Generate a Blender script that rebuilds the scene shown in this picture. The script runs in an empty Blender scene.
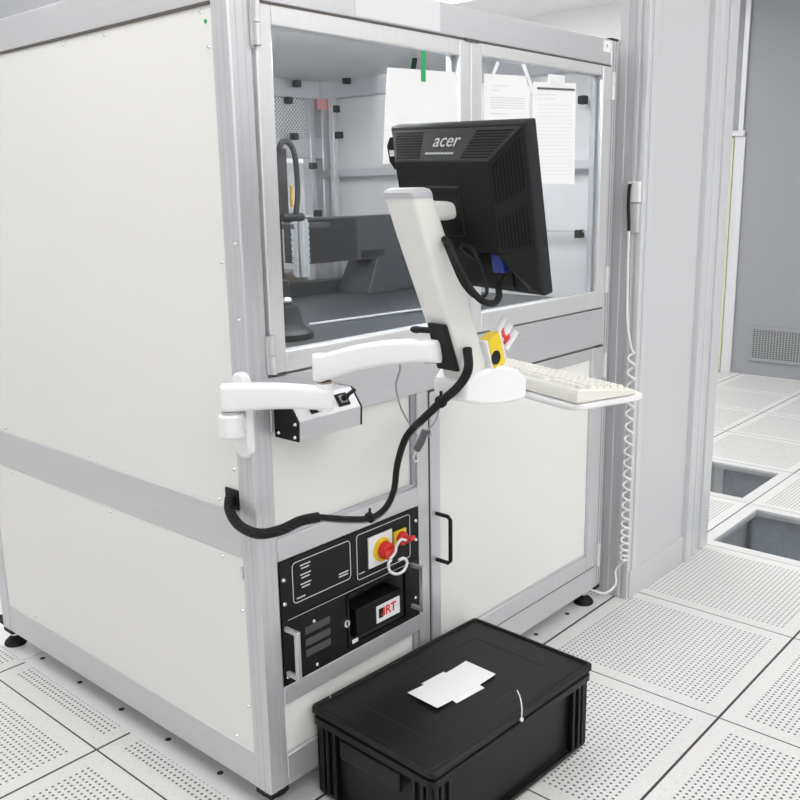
import bpy, bmesh, math, random
from mathutils import Vector, Matrix
random.seed(4)
S = bpy.context.scene
COL = S.collection
V = Vector
PI = math.pi

# ------------------------------------------------------------------ materials
def mat(name, col, rough=.5, metal=0., bump=0., bscale=200., var=0., vscale=8., spec=.5, emit=None, estr=0., coat=0.):
    m = bpy.data.materials.new(name); m.use_nodes = True
    nt = m.node_tree; b = nt.nodes['Principled BSDF']
    b.inputs['Base Color'].default_value = (*col, 1)
    b.inputs['Roughness'].default_value = rough
    b.inputs['Metallic'].default_value = metal
    b.inputs['Specular IOR Level'].default_value = spec
    if coat: b.inputs['Coat Weight'].default_value = coat
    tc = nt.nodes.new('ShaderNodeTexCoord')
    if var:
        n = nt.nodes.new('ShaderNodeTexNoise'); n.inputs['Scale'].default_value = vscale; n.inputs['Detail'].default_value = 4
        nt.links.new(tc.outputs['Object'], n.inputs['Vector'])
        mx = nt.nodes.new('ShaderNodeMix'); mx.data_type = 'RGBA'
        mx.inputs['A'].default_value = (*[c*(1-var) for c in col], 1)
        mx.inputs['B'].default_value = (*[min(1, c*(1+var)) for c in col], 1)
        nt.links.new(n.outputs['Fac'], mx.inputs['Factor']); nt.links.new(mx.outputs['Result'], b.inputs['Base Color'])
    if bump:
        n2 = nt.nodes.new('ShaderNodeTexNoise'); n2.inputs['Scale'].default_value = bscale
        nt.links.new(tc.outputs['Object'], n2.inputs['Vector'])
        bp = nt.nodes.new('ShaderNodeBump'); bp.inputs['Strength'].default_value = bump; bp.inputs['Distance'].default_value = .001
        nt.links.new(n2.outputs['Fac'], bp.inputs['Height']); nt.links.new(bp.outputs['Normal'], b.inputs['Normal'])
    if emit:
        b.inputs['Emission Color'].default_value = (*emit, 1); b.inputs['Emission Strength'].default_value = estr
    return m

def alu_mat(name, col, scale):
    """brushed extruded aluminium: fine streaks along the profile"""
    m = mat(name, col, rough=.42, metal=.55)
    nt = m.node_tree; b = nt.nodes['Principled BSDF']
    tc = nt.nodes.new('ShaderNodeTexCoord'); mp = nt.nodes.new('ShaderNodeMapping'); mp.inputs['Scale'].default_value = scale
    n = nt.nodes.new('ShaderNodeTexNoise'); n.inputs['Scale'].default_value = 1.; n.inputs['Detail'].default_value = 3
    nt.links.new(tc.outputs['Object'], mp.inputs['Vector']); nt.links.new(mp.outputs['Vector'], n.inputs['Vector'])
    mx = nt.nodes.new('ShaderNodeMix'); mx.data_type = 'RGBA'
    mx.inputs['A'].default_value = (*[c*.95 for c in col], 1); mx.inputs['B'].default_value = (*[min(1, c*1.04) for c in col], 1)
    nt.links.new(n.outputs['Fac'], mx.inputs['Factor']); nt.links.new(mx.outputs['Result'], b.inputs['Base Color'])
    return m

M = {}
M['panel'] = mat('cream_white_panel', (.80, .80, .785), .38, var=.012, vscale=3)
M['aluv'] = alu_mat('aluminium_vertical', (.625, .63, .655), (120, 120, 1.5))
M['alux'] = alu_mat('aluminium_along_x', (.625, .63, .655), (1.5, 120, 120))
M['aluy'] = alu_mat('aluminium_along_y', (.625, .63, .655), (120, 1.5, 120))
M['groove'] = mat('profile_groove', (.10, .085, .08), .6)
M['dark'] = mat('black_rubber', (.008, .008, .009), .6, spec=.28)
M['blackplastic'] = mat('black_plastic', (.008, .008, .009), .5, spec=.28, bump=.25, bscale=900)
M['monitor'] = mat('monitor_black_plastic', (.007, .007, .0075), .5, spec=.28, bump=.3, bscale=1200)
M['monitor_grey'] = mat('monitor_charcoal_bevel', (.017, .018, .021), .55, spec=.28)
M['vent'] = mat('vent_black', (.002, .002, .002), .8, spec=.28)
M['crate'] = mat('crate_black_plastic', (.006, .006, .0063), .42, spec=.28, bump=.35, bscale=260)
M['rack'] = mat('rack_black_paint', (.006, .006, .0065), .5, spec=.28)
M['rackglass'] = mat('smoked_window', (.006, .006, .007), .12, spec=.8)
M['white'] = mat('white_plastic', (.86, .86, .87), .35)
M['armwhite'] = mat('arm_white_plastic', (.87, .87, .89), .4)
M['column'] = mat('column_warm_white', (.80, .80, .775), .4)
M['cap'] = mat('cap_light_grey', (.50, .51, .54), .4)
M['keys'] = mat('keyboard_ivory', (.80, .79, .74), .45)
M['keygap'] = mat('keyboard_well', (.66, .65, .60), .6)
M['paper'] = mat('paper_white', (.88, .885, .90), .8)
M['ink'] = mat('print_grey', (.66, .66, .69), .8)
M['inkwhite'] = mat('print_white', (.72, .74, .74), .6)
M['yellow'] = mat('yellow_plastic', (.85, .62, .02), .4)
M['red'] = mat('red_plastic', (.72, .03, .025), .35)
M['green'] = mat('green_tape', (.02, .38, .12), .6)
M['blue'] = mat('blue_plug', (.02, .045, .28), .4)
M['steel'] = mat('bright_steel', (.72, .74, .77), .25, metal=.9)
M['handle'] = mat('handle_aluminium', (.62, .63, .65), .35, metal=.6)
M['granite'] = mat('dark_granite', (.040, .044, .052), .35, var=.2, vscale=120)
M['gantry'] = mat('gantry_anthracite', (.034, .038, .045), .5)
M['interior'] = mat('interior_grey_panel', (.78, .78, .79), .5)
M['beige'] = mat('beige_block', (.52, .48, .40), .6)
M['wall'] = mat('cleanroom_wall_grey', (.62, .63, .65), .4, var=.015, vscale=2)
M['profile'] = mat('wall_profile_grey', (.68, .69, .715), .33, metal=.15)
M['farwall'] = mat('far_wall_grey', (.31, .32, .345), .55, var=.03, vscale=1.5)
M['backwall'] = mat('back_wall_white', (.84, .85, .86), .6)
M['ceil'] = mat('ceiling_white', (.80, .80, .81), .7)
M['plate'] = mat('base_plate_white', (.78, .78, .80), .3, var=.02, vscale=5)
M['hole'] = mat('screw_hole_dark', (.03, .03, .03), .8)
M['pit'] = mat('underfloor_grey', (.50, .53, .57), .35, var=.35, vscale=14)
M['doorglass'] = mat('pale_yellow_edge', (.62, .63, .42), .5)
M['tilebody'] = mat('tile_edge_white', (.72, .72, .73), .5)
M['tie'] = mat('white_nylon', (.85, .85, .85), .4)
M['coil'] = mat('white_cord', (.82, .82, .81), .4)
M['light'] = mat('light_diffuser', (.9, .9, .9), .6, emit=(1., .985, .96), estr=2.6)
M['tube'] = mat('added_fill_tube', (.9, .9, .9), .5, emit=(1, 1, 1), estr=36.)  # glow of the added fill tubes inside the cabinet
M['logo'] = mat('logo_silver', (.42, .43, .44), .4)
M['greyfoam'] = mat('dull_grey', (.33, .34, .36), .6)
M['blob'] = mat('dark_device', (.010, .010, .012), .5, spec=.28)

# braided cable
def braid():
    m = mat('braided_sleeve', (.008, .008, .009), .55, spec=.28)
    nt = m.node_tree; b = nt.nodes['Principled BSDF']
    tc = nt.nodes.new('ShaderNodeTexCoord'); w = nt.nodes.new('ShaderNodeTexWave'); w.wave_type = 'BANDS'; w.bands_direction = 'DIAGONAL'
    w.inputs['Scale'].default_value = 60
    nt.links.new(tc.outputs['Object'], w.inputs['Vector'])
    bp = nt.nodes.new('ShaderNodeBump'); bp.inputs['Strength'].default_value = .8; bp.inputs['Distance'].default_value = .002
    nt.links.new(w.outputs['Fac'], bp.inputs['Height']); nt.links.new(bp.outputs['Normal'], b.inputs['Normal'])
    return m
M['braid'] = braid()

def glass_mat():
    m = bpy.data.materials.new('clear_safety_glass'); m.use_nodes = True
    nt = m.node_tree; nt.nodes.clear()
    o = nt.nodes.new('ShaderNodeOutputMaterial'); t = nt.nodes.new('ShaderNodeBsdfTransparent'); g = nt.nodes.new('ShaderNodeBsdfGlossy')
    t.inputs['Color'].default_value = (.90, .915, .92, 1); g.inputs['Roughness'].default_value = .03
    lw = nt.nodes.new('ShaderNodeLayerWeight'); lw.inputs['Blend'].default_value = .5
    pw_ = nt.nodes.new('ShaderNodeMath'); pw_.operation = 'POWER'; nt.links.new(lw.outputs['Facing'], pw_.inputs[0]); pw_.inputs[1].default_value = 5.
    f = nt.nodes.new('ShaderNodeMath'); f.operation = 'MULTIPLY_ADD'; nt.links.new(pw_.outputs[0], f.inputs[0]); f.inputs[1].default_value = .9; f.inputs[2].default_value = .035
    mx = nt.nodes.new('ShaderNodeMixShader')
    nt.links.new(f.outputs[0], mx.inputs[0]); nt.links.new(t.outputs[0], mx.inputs[1]); nt.links.new(g.outputs[0], mx.inputs[2])
    nt.links.new(mx.outputs[0], o.inputs['Surface'])
    return m
M['glass'] = glass_mat()

# math helper for node materials
class NT:
    def __init__(s, m): s.nt = m.node_tree
    def m(s, op, a, b=None, c=None):
        n = s.nt.nodes.new('ShaderNodeMath'); n.operation = op
        for i, v in enumerate((a, b, c)):
            if v is None: continue
            if isinstance(v, (int, float)): n.inputs[i].default_value = v
            else: s.nt.links.new(v, n.inputs[i])
        return n.outputs[0]

TX, TY, T = .492, -.0115, .6            # floor grid origin and tile size
HP, HI, HN = .0163, .0540, 31           # hole pitch, inset, holes a side
def tile_mat():
    m = mat('perforated_tile', (.76, .76, .755), .42)
    nt = m.node_tree; b = nt.nodes['Principled BSDF']; q = NT(m)
    geo = nt.nodes.new('ShaderNodeNewGeometry'); sp = nt.nodes.new('ShaderNodeSeparateXYZ')
    nt.links.new(geo.outputs['Position'], sp.inputs[0])
    def axis(out, off):
        u = q.m('FLOORED_MODULO', q.m('SUBTRACT', out, off), T)
        w = q.m('DIVIDE', q.m('SUBTRACT', u, HI - HP/2), HP)
        inside = q.m('MULTIPLY', q.m('GREATER_THAN', w, 0.), q.m('LESS_THAN', w, float(HN)))
        fr = q.m('MULTIPLY', q.m('SUBTRACT', q.m('FRACT', w), .5), HP)
        d = q.m('MINIMUM', u, q.m('SUBTRACT', T, u))
        return inside, fr, d
    ix, fx, dx = axis(sp.outputs[0], TX); iy, fy, dy = axis(sp.outputs[1], TY)
    r = q.m('SQRT', q.m('ADD', q.m('MULTIPLY', fx, fx), q.m('MULTIPLY', fy, fy)))
    hole = q.m('MULTIPLY', q.m('LESS_THAN', r, .0037), q.m('MULTIPLY', ix, iy))
    gap = q.m('MAXIMUM', q.m('LESS_THAN', dx, .0024), q.m('LESS_THAN', dy, .0036))
    tc = nt.nodes.new('ShaderNodeTexCoord'); n = nt.nodes.new('ShaderNodeTexNoise'); n.inputs['Scale'].default_value = 90; n.inputs['Detail'].default_value = 3
    nt.links.new(tc.outputs['Object'], n.inputs['Vector'])
    ramp = nt.nodes.new('ShaderNodeValToRGB')
    ramp.color_ramp.elements[0].position = .30; ramp.color_ramp.elements[0].color = (.68, .68, .68, 1)
    ramp.color_ramp.elements[1].position = .45; ramp.color_ramp.elements[1].color = (.77, .77, .765, 1)
    nt.links.new(n.outputs['Fac'], ramp.inputs['Fac'])
    m1 = nt.nodes.new('ShaderNodeMix'); m1.data_type = 'RGBA'; m1.inputs['B'].default_value = (.13, .12, .13, 1)
    m2 = nt.nodes.new('ShaderNodeMix'); m2.data_type = 'RGBA'; m2.inputs['B'].default_value = (.03, .025, .03, 1)
    nt.links.new(ramp.outputs['Color'], m1.inputs['A']); nt.links.new(hole, m1.inputs['Factor'])
    nt.links.new(m1.outputs['Result'], m2.inputs['A']); nt.links.new(gap, m2.inputs['Factor'])
    nt.links.new(m2.outputs['Result'], b.inputs['Base Color'])
    return m
M['tile'] = tile_mat()

def vent_mat():
    m = mat('vent_grille', (.2, .2, .21), .6)
    nt = m.node_tree; b = nt.nodes['Principled BSDF']; q = NT(m)
    geo = nt.nodes.new('ShaderNodeNewGeometry'); sp = nt.nodes.new('ShaderNodeSeparateXYZ'); nt.links.new(geo.outputs['Position'], sp.inputs[0])
    f = q.m('MULTIPLY', q.m('GREATER_THAN', q.m('FRACT', q.m('MULTIPLY', sp.outputs[1], 45.)), .45), q.m('GREATER_THAN', q.m('FRACT', q.m('MULTIPLY', sp.outputs[2], 60.)), .4))
    mx = nt.nodes.new('ShaderNodeMix'); mx.data_type = 'RGBA'; mx.inputs['A'].default_value = (.30, .31, .32, 1); mx.inputs['B'].default_value = (.07, .075, .08, 1)
    nt.links.new(f, mx.inputs['Factor']); nt.links.new(mx.outputs['Result'], b.inputs['Base Color'])
    return m
M['grille'] = vent_mat()

def mesh_mat():
    m = mat('perforated_sheet', (.8, .8, .8), .4)
    nt = m.node_tree; b = nt.nodes['Principled BSDF']; q = NT(m)
    geo = nt.nodes.new('ShaderNodeNewGeometry'); sp = nt.nodes.new('ShaderNodeSeparateXYZ'); nt.links.new(geo.outputs['Position'], sp.inputs[0])
    a = q.m('MULTIPLY', q.m('ADD', sp.outputs[0], sp.outputs[2]), 62.); c = q.m('MULTIPLY', q.m('SUBTRACT', sp.outputs[0], sp.outputs[2]), 62.)
    f = q.m('MULTIPLY', q.m('GREATER_THAN', q.m('FRACT', a), .42), q.m('GREATER_THAN', q.m('FRACT', c), .42))
    mx = nt.nodes.new('ShaderNodeMix'); mx.data_type = 'RGBA'; mx.inputs['A'].default_value = (.78, .79, .8, 1); mx.inputs['B'].default_value = (.16, .17, .18, 1)
    nt.links.new(f, mx.inputs['Factor']); nt.links.new(mx.outputs['Result'], b.inputs['Base Color'])
    return m
M['mesh'] = mesh_mat()

# ------------------------------------------------------------------ mesh builder
class MB:
    def __init__(s): s.bm = bmesh.new()
    def box(s, x0, x1, y0, y1, z0, z1, mx=None):
        vs = [s.bm.verts.new((x, y, z)) for z in (z0, z1) for y in (y0, y1) for x in (x0, x1)]
        for f in ((0, 2, 3, 1), (4, 5, 7, 6), (0, 1, 5, 4), (2, 6, 7, 3), (0, 4, 6, 2), (1, 3, 7, 5)):
            s.bm.faces.new([vs[i] for i in f])
        if mx is not None:
            for v in vs: v.co = mx @ v.co
        return s
    def hexa(s, lo, hi):
        """two quads (4 points each, same winding) bridged"""
        a = [s.bm.verts.new(p) for p in lo]; b = [s.bm.verts.new(p) for p in hi]
        s.bm.faces.new(a[::-1]); s.bm.faces.new(b)
        n = len(a)
        for i in range(n): s.bm.faces.new((a[i], a[(i+1) % n], b[(i+1) % n], b[i]))
        return s
    def loft(s, rings, cap=True):
        R = [[s.bm.verts.new(p) for p in r] for r in rings]; n = len(R[0])
        for a, b in zip(R, R[1:]):
            for i in range(n): s.bm.faces.new((a[i], a[(i+1) % n], b[(i+1) % n], b[i]))
        if cap: s.bm.faces.new(R[0][::-1]); s.bm.faces.new(R[-1])
        return s
    def cyl(s, p0, p1, r0, r1=None, n=20):
        p0, p1 = V(p0), V(p1); r1 = r0 if r1 is None else r1
        d = (p1-p0).normalized(); a = d.orthogonal().normalized(); b = d.cross(a)
        ring = lambda p, r: [p + (a*math.cos(2*PI*i/n) + b*math.sin(2*PI*i/n))*r for i in range(n)]
        return s.loft([ring(p0, r0), ring(p1, r1)])
    def lathe(s, base, prof, n=24, axis='z'):
        rings = []
        for r, h in prof:
            rings.append([V(base) + V((r*math.cos(2*PI*i/n), r*math.sin(2*PI*i/n), h)) for i in range(n)])
        return s.loft(rings)
    def tube(s, pts, r, n=10, smooth=True, sub=6):
        pts = [V(p) for p in pts]
        if smooth: pts = catmull(pts, sub)
        rr = r if callable(r) else (lambda t: r)
        rings = []; prev = None
        for i, p in enumerate(pts):
            d = (pts[min(i+1, len(pts)-1)] - pts[max(i-1, 0)]).normalized()
            if prev is None: a = d.orthogonal().normalized()
            else: a = (prev - d*prev.dot(d)).normalized()
            prev = a; b = d.cross(a); q = rr(i/(len(pts)-1))
            rings.append([p + (a*math.cos(2*PI*k/n) + b*math.sin(2*PI*k/n))*q for k in range(n)])
        return s.loft(rings)
    def ball(s, c, r, sc=(1, 1, 1), n=14):
        bmesh.ops.create_uvsphere(s.bm, u_segments=n, v_segments=n//2+2, radius=r, matrix=Matrix.Translation(c) @ Matrix.Diagonal((*sc, 1)))
        return s
    def xform(s, mx):
        for v in s.bm.verts: v.co = mx @ v.co
        return s
    def obj(s, name, m, parent=None, bevel=0., smooth=False, seg=2):
        bmesh.ops.recalc_face_normals(s.bm, faces=s.bm.faces)
        me = bpy.data.meshes.new(name); s.bm.to_mesh(me); s.bm.free()
        o = bpy.data.objects.new(name, me); COL.objects.link(o)
        me.materials.append(m if not isinstance(m, str) else M[m])
        if parent:
            o.parent = parent
            base = parent.matrix_world if False else world_of(parent)
            inv = base.inverted()
            me.transform(inv)
        if smooth:
            for p in me.polygons: p.use_smooth = True
        if bevel:
            b = o.modifiers.new('bevel', 'BEVEL'); b.width = bevel; b.segments = seg; b.limit_method = 'ANGLE'; b.angle_limit = math.radians(35)
        if smooth or bevel:
            for p in me.polygons: p.use_smooth = True
            try: me.set_sharp_from_angle(angle=math.radians(38))
            except Exception: pass
        return o

def world_of(o):
    mx = o.matrix_basis.copy() if o.parent is None else world_of(o.parent) @ o.matrix_basis
    return mx

def catmull(pts, sub):
    P = [pts[0]*2-pts[1]] + pts + [pts[-1]*2-pts[-2]]; out = []
    for i in range(1, len(P)-2):
        for k in range(sub):
            t = k/sub; a, b, c, d = P[i-1:i+3]
            out.append(.5*((2*b) + (c-a)*t + (2*a-5*b+4*c-d)*t*t + (3*b-a-3*c+d)*t**3))
    out.append(P[-2]); return out

def thing(name, label, cat, loc=(0, 0, 0), group=None):
    o = bpy.data.objects.new(name, None); COL.objects.link(o); o.location = loc; o.empty_display_size = .05
    return tag(o, label, cat, group)
def tag(o, label, cat, group=None):
    o['label'] = label; o['category'] = cat
    if group: o['group'] = group
    return o
def struct(o): o['kind'] = 'structure'; return o
def lab(o, l): o['label'] = l; return o
def B(*a): return MB().box(*a)

def text_bm(txt, size, mx, depth=.0003, bold=0.):
    cu = bpy.data.curves.new('txt', 'FONT'); cu.body = txt; cu.size = size; cu.extrude = depth; cu.offset = bold
    cu.align_x = 'CENTER'; cu.align_y = 'CENTER'
    o = bpy.data.objects.new('txt', cu); COL.objects.link(o)
    dg = bpy.context.evaluated_depsgraph_get(); me = bpy.data.meshes.new_from_object(o.evaluated_get(dg))
    b = MB(); b.bm.from_mesh(me); b.xform(mx)
    bpy.data.objects.remove(o); bpy.data.curves.remove(cu); bpy.data.meshes.remove(me)
    return b
def basis(o, x, y):
    x = V(x).normalized(); z = x.cross(V(y)).normalized(); y = z.cross(x)
    return Matrix(((x.x, y.x, z.x, o[0]), (x.y, y.y, z.y, o[1]), (x.z, y.z, z.z, o[2]), (0, 0, 0, 1)))

# ------------------------------------------------------------------ setting
PITS = {(3, -1), (4, 0)}
b = MB()
for i in range(-10, 10):
    for j in range(-8, 8):
        x, y = TX+i*T, TY+j*T
        if (i, j) in PITS: continue
        x0, x1 = max(x, -5), min(x+T, 5.87); y0, y1 = max(y, -4.5), min(y+T, 4)
        if x1 <= x0 or y1 <= y0: continue
        f = b.bm.faces.new([b.bm.verts.new(p) for p in ((x0, y0, 0), (x1, y0, 0), (x1, y1, 0), (x0, y1, 0))])
bmesh.ops.remove_doubles(b.bm, verts=b.bm.verts, dist=1e-5)
fl = struct(b.obj('floor', 'tile'))
struct(B(-5, 5.97, -4.5, 4.1, 2.9, 2.95).obj('ceiling', 'ceil'))
struct(B(-5, 5.97, 4., 4.1, 0, 2.9).obj('wall_back', 'backwall'))
struct(B(5.87, 5.97, -4.5, 2.0, 0, 2.9).obj('wall_right', 'farwall'))
struct(B(5.87, 5.97, 2.0, 4., 0, 2.9).obj('wall_right', 'backwall'))
struct(B(-5.1, -5, -4.5, 4., 0, 2.9).obj('wall_left', 'backwall'))
struct(B(-5, 5.97, -4.6, -4.5, 0, 2.9).obj('wall_front', 'backwall'))
# partition wall end beside the machine
WX0, WX1, WY0, WY1 = 1.6043, 2.285, -.0598, .04
struct(B(WX0+.004, WX1, WY0+.003, WY1-.003, 0, 2.9).obj('wall_partition', 'wall'))
k = 0
def trim(x0, x1, y0, y1, z0, z1, m='profile', bev=.002):
    global k
    k += 1
    return struct(B(x0, x1, y0, y1, z0, z1).obj('trim_%d' % k, m, bevel=bev))
trim(WX0, WX0+.012, WY0, WY0+.018, 0, 2.9)
trim(WX0, WX0+.006, WY0+.030, WY0+.044, 0, 2.9)
trim(WX0, WX0+.006, WY0+.074, WY1, 0, 2.9)
trim(WX0+.030, WX0+.060, WY0-.003, WY0+.006, .0, 2.9)
trim(2.055, 2.105, WY0-.018, WY0+.01, 0, 2.9)
trim(2.14, 2.165, WY0-.005, WY0+.01, 0, 2.9)
trim(2.215, WX1+.004, WY0-.006, WY1, 0, 2.9)
struct(B(WX0+.012, 2.055, WY0-.005, WY0+.004, 0, .105).obj('baseboard_right', 'wall', bevel=.001))
trim(WX0+.002, WX0+.05, WY1+.001, .26, 0, 1.90, 'wall')
# door frame in the far right wall
struct(B(5.85, 5.869, 1.292, 1.330, 1.85, 2.78).obj('trim_20', 'profile', bevel=.003))
d1 = struct(B(5.855, 5.869, 1.272, 1.355, 0, 1.81).obj('door_1', 'profile', bevel=.003))
struct(B(5.84, 5.869, 1.275, 1.60, 1.81, 1.85).obj('trim_21', 'profile', bevel=.003))
B(5.845, 5.869, 1.356, 1.40, .01, 1.80).obj('door_edge', 'doorglass', d1)

# floor pits: clear tiles with frames
def glass_tile(i, j, label):
    x, y = TX+i*T, TY+j*T
    t = thing('floor_tile', label, 'floor tile', (x+T/2, y+T/2, 0), 'clear tiles in the raised floor')
    f = MB(); w = .055; g = .002
    f.box(x+g, x+w, y+g, y+T-g, -.03, 0); f.box(x+T-w, x+T-g, y+g, y+T-g, -.03, 0)
    f.box(x+w, x+T-w, y+g, y+w, -.03, 0); f.box(x+w, x+T-w, y+T-w, y+T-g, -.03, 0)
    f.obj('tile_frame', 'tilebody', t)
    lab(B(x+w, x+T-w, y+w, y+T-w, -.014, -.008).obj('tile_pane', 'glass', t), 'clear pane showing the grey underfloor')
    return t
for i, j in PITS:
    x, y = TX+i*T, TY+j*T
    p = MB(); h = .35
    p.box(x-.1, x+T+.1, y-.1, y+T+.1, -h-.02, -h)
    for a in ((x-.02, x, y, y+T), (x+T, x+T+.02, y, y+T), (x, x+T, y-.02, y), (x, x+T, y+T, y+T+.02)):
        p.box(*a, -h, -.032)
    struct(p.obj('floor_underside', 'pit'))
glass_tile(3, -1, 'clear floor tile nearest the crate, cut by the right photo edge')
glass_tile(4, 0, 'clear floor tile farther back, next to the end of the grey partition')

# ceiling lights
for i, (x, y) in enumerate([(-3.2, -3), (-3.2, 1.8), (-.9, -3.6), (-.9, -1.8), (-.9, .2), (-.9, 2.6), (1.3, -3.6), (1.3, -1.8), (1.3, 2.6), (3.2, -3.4), (3.2, -1.6), (3.05, .7), (2.5, 3.1), (4.45, 2.05), (4.2, 3.42)]):
    t = thing('ceiling_light', 'recessed square ceiling light panel with white frame', 'ceiling light', (x, y, 2.9), 'ceiling light panels')
    f = MB(); a, c = .62, .66
    f.box(x-c, x-a, y-c, y+c, 2.87, 2.9); f.box(x+a, x+c, y-c, y+c, 2.87, 2.9); f.box(x-a, x+a, y-c, y-a, 2.87, 2.9); f.box(x-a, x+a, y+a, y+c, 2.87, 2.9)
    f.obj('light_frame', 'white', t)
    B(x-a, x+a, y-a, y+a, 2.88, 2.9).obj('diffuser', 'light', t)

# base plate under the machine
bp = MB().box(-.007, 1.56, -.0085, 1.20, .0005, .004)
o = tag(bp.obj('base_plate', 'plate', bevel=.001), 'smooth white plate on the floor under the machine, with a row of dark screw holes', 'floor plate')
for x, y in [(.04, y) for y in (.02, .249, .475, .704, .934, 1.162)] + [(x, .041) for x in (.41, .60, .79, .98, 1.175, 1.37)]:
    MB().cyl((x, y, .0035), (x, y, .0045), .0085, n=16).obj('screw_hole', 'hole', o)
tag(B(-.007, 1.56, 1.204, 1.75, .0005, .004).obj('base_plate', 'plate', bevel=.001), 'smooth white floor plate under the rear foot of the machine', 'floor plate')

# ------------------------------------------------------------------ the machine
W, D, H = 1.5186, 1.33, 1.88
mc = thing('machine_enclosure', 'tall aluminium-framed cleanroom machine cabinet with cream panels and glass doors', 'machine')
def part(name, m, *a, bev=.0025, parent=mc): return MB().box(*a).obj(name, m, parent, bevel=bev)
pw = .0555
Z0, ZT = .076, 1.802
def screws(pts, parent, nrm=(-1, 0, 0), r=.0042, name='screw', m='steel'):
    for p in pts:
        g = MB(); n = V(nrm); g.cyl(V(p), V(p)+n*.003, r, r*.6, 12); g.obj(name, m, parent, smooth=True)
def post(x0, x1, y0, y1):
    o = part('corner_post', 'aluv', x0, x1, y0, y1, Z0, H, bev=.004)
    g = MB()
    g.box(x0+.001, x1-.001, y0+.001, y1-.001, Z0-.012, Z0); g.obj('post_cap', 'dark', o)
    return o
p1 = post(0, pw, 0, pw)
g = MB()   # shallow lines of the extrusion
for u in (.017, .037): g.box(u, u+.0012, -.0004, .0005, Z0, H)
for u in (.019, .038): g.box(-.0004, .0005, u, u+.0012, Z0, H)
g.obj('profile_line', 'cap', p1)
screws([(.0, .018, 1.339), (.0, .018, 1.184)], p1)
p2 = post(1.477, W, 0, pw)
g = MB()
for u in (1.490, 1.505): g.box(u, u+.0015, -.0004, .0005, Z0, H)
g.obj('profile_line', 'groove', p2)
post(0, pw, D-pw, D); post(W-pw, W, D-pw, D)
# side rails (x = 0)
for z0, z1 in ((Z0, .166), (.6497, .7588), (ZT, H)):
    part('side_rail', 'aluy', .002, .05, pw, D-pw, z0, z1)
for z0, z1 in ((Z0, .166), (.6497, .7588), (ZT, H)):
    part('side_rail', 'aluy', W-.05, W-.002, pw, D-pw, z0, z1)
    part('back_rail', 'alux', pw, W-pw, D-.05, D-.002, z0, z1)
# thin dark slots
g = MB(); g.box(-.0003, .006, pw, D-pw, ZT-.0045, ZT+.001); g.box(pw, 1.477, -.0008, .006, ZT-.001, ZT+.0045); g.obj('seal_strip', 'groove', mc)
sp = MB().box(.004, .012, pw, D-pw, .7588, ZT-.004); sp = sp.obj('side_panel', 'panel', mc, bevel=.001)
sl = MB().box(.004, .012, pw, D-pw, .166, .6497); sl = sl.obj('side_panel', 'panel', mc, bevel=.001)
screws([(.004, y, 1.786) for y in (.0905, .44, .62, .95)] + [(.004, .070, z) for z in (1.72, 1.30, .853)] + [(.004, y, .772) for y in (.13, .68, 1.15)], sp)
screws([(.004, y, .635) for y in (.13, .60, 1.15)] + [(.004, .070, z) for z in (.52, .28)] + [(.004, y, .182) for y in (.12, .60, 1.10)], sl)
g = MB(); g.cyl((.004, .0745, 1.768), (.002, .0745, 1.768), .004); lab(g.obj('sticker', 'green', sp), 'small green dot sticker near the top corner')
g = MB(); g.box(.001, .004, .058, .064, .60, .628); g.obj('bracket', 'steel', sl)
# far side, back panels, roof, floor
part('side_panel', 'interior', W-.012, W-.004, pw, D-pw, .166, ZT)
part('back_panel', 'interior', pw, W-pw, D-.012, D-.004, .166, 1.56)
part('roof_panel', 'interior', .05, W-.05, .05, D-.05, H-.012, H-.004)
part('bottom_panel', 'interior', .05, W-.05, .05, D-.05, .10, .108)
# back interior details
part('inner_rail', 'alux', pw, W-pw, D-.055, D-.013, 1.575, 1.655)
part('mesh_panel', 'mesh', pw, 1.40, D-.030, D-.024, 1.655, ZT)
part('back_panel', 'interior', 1.40, W-pw, D-.012, D-.004, 1.56, ZT)
part('inner_post', 'aluv', 1.395, 1.42, D-.06, D-.013, 1.08, ZT)
part('inner_post', 'aluv', W-.075, W-.05, D-.14, D-.115, 1.08, ZT)
part('inner_rail', 'aluy', W-.06, W-.05, pw, D-pw, 1.50, 1.53, bev=.002)
part('inner_rail', 'aluy', W-.06, W-.05, pw, D-pw, 1.30, 1.305, bev=.0)
g = MB()
for (x, y, z) in ((1.32, D-.075, 1.85), (1.455, 1.12, 1.86), (1.30, D-.045, 1.79), (1.46, 1.19, 1.76), (1.30, D-.07, 1.655), (1.405, D-.075, 1.36), (1.455, 1.17, 1.66), (1.46, .085, 1.71), (1.46, .085, 1.295), (1.385, D-.08, 1.545)):
    g.box(x-.014, x+.014, y-.012, y+.012, z-.013, z+.013)
g.obj('panel_clip', 'dark', mc, bevel=.003)
lab(B(1.405, 1.465, 1.235, 1.24, 1.76, 1.80).obj('warning_label', mat('pink_label', (.75, .35, .35), .6), mc), 'faded pink label in the upper back corner')
for yy in (.12, .20):  # unseen tubes added behind the top beam to brighten the cabinet interior
    MB().cyl((.12, yy, H-.035), (1.05, yy, H-.035), .013).obj('added_fill_tube', 'tube', mc, smooth=True)

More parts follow.
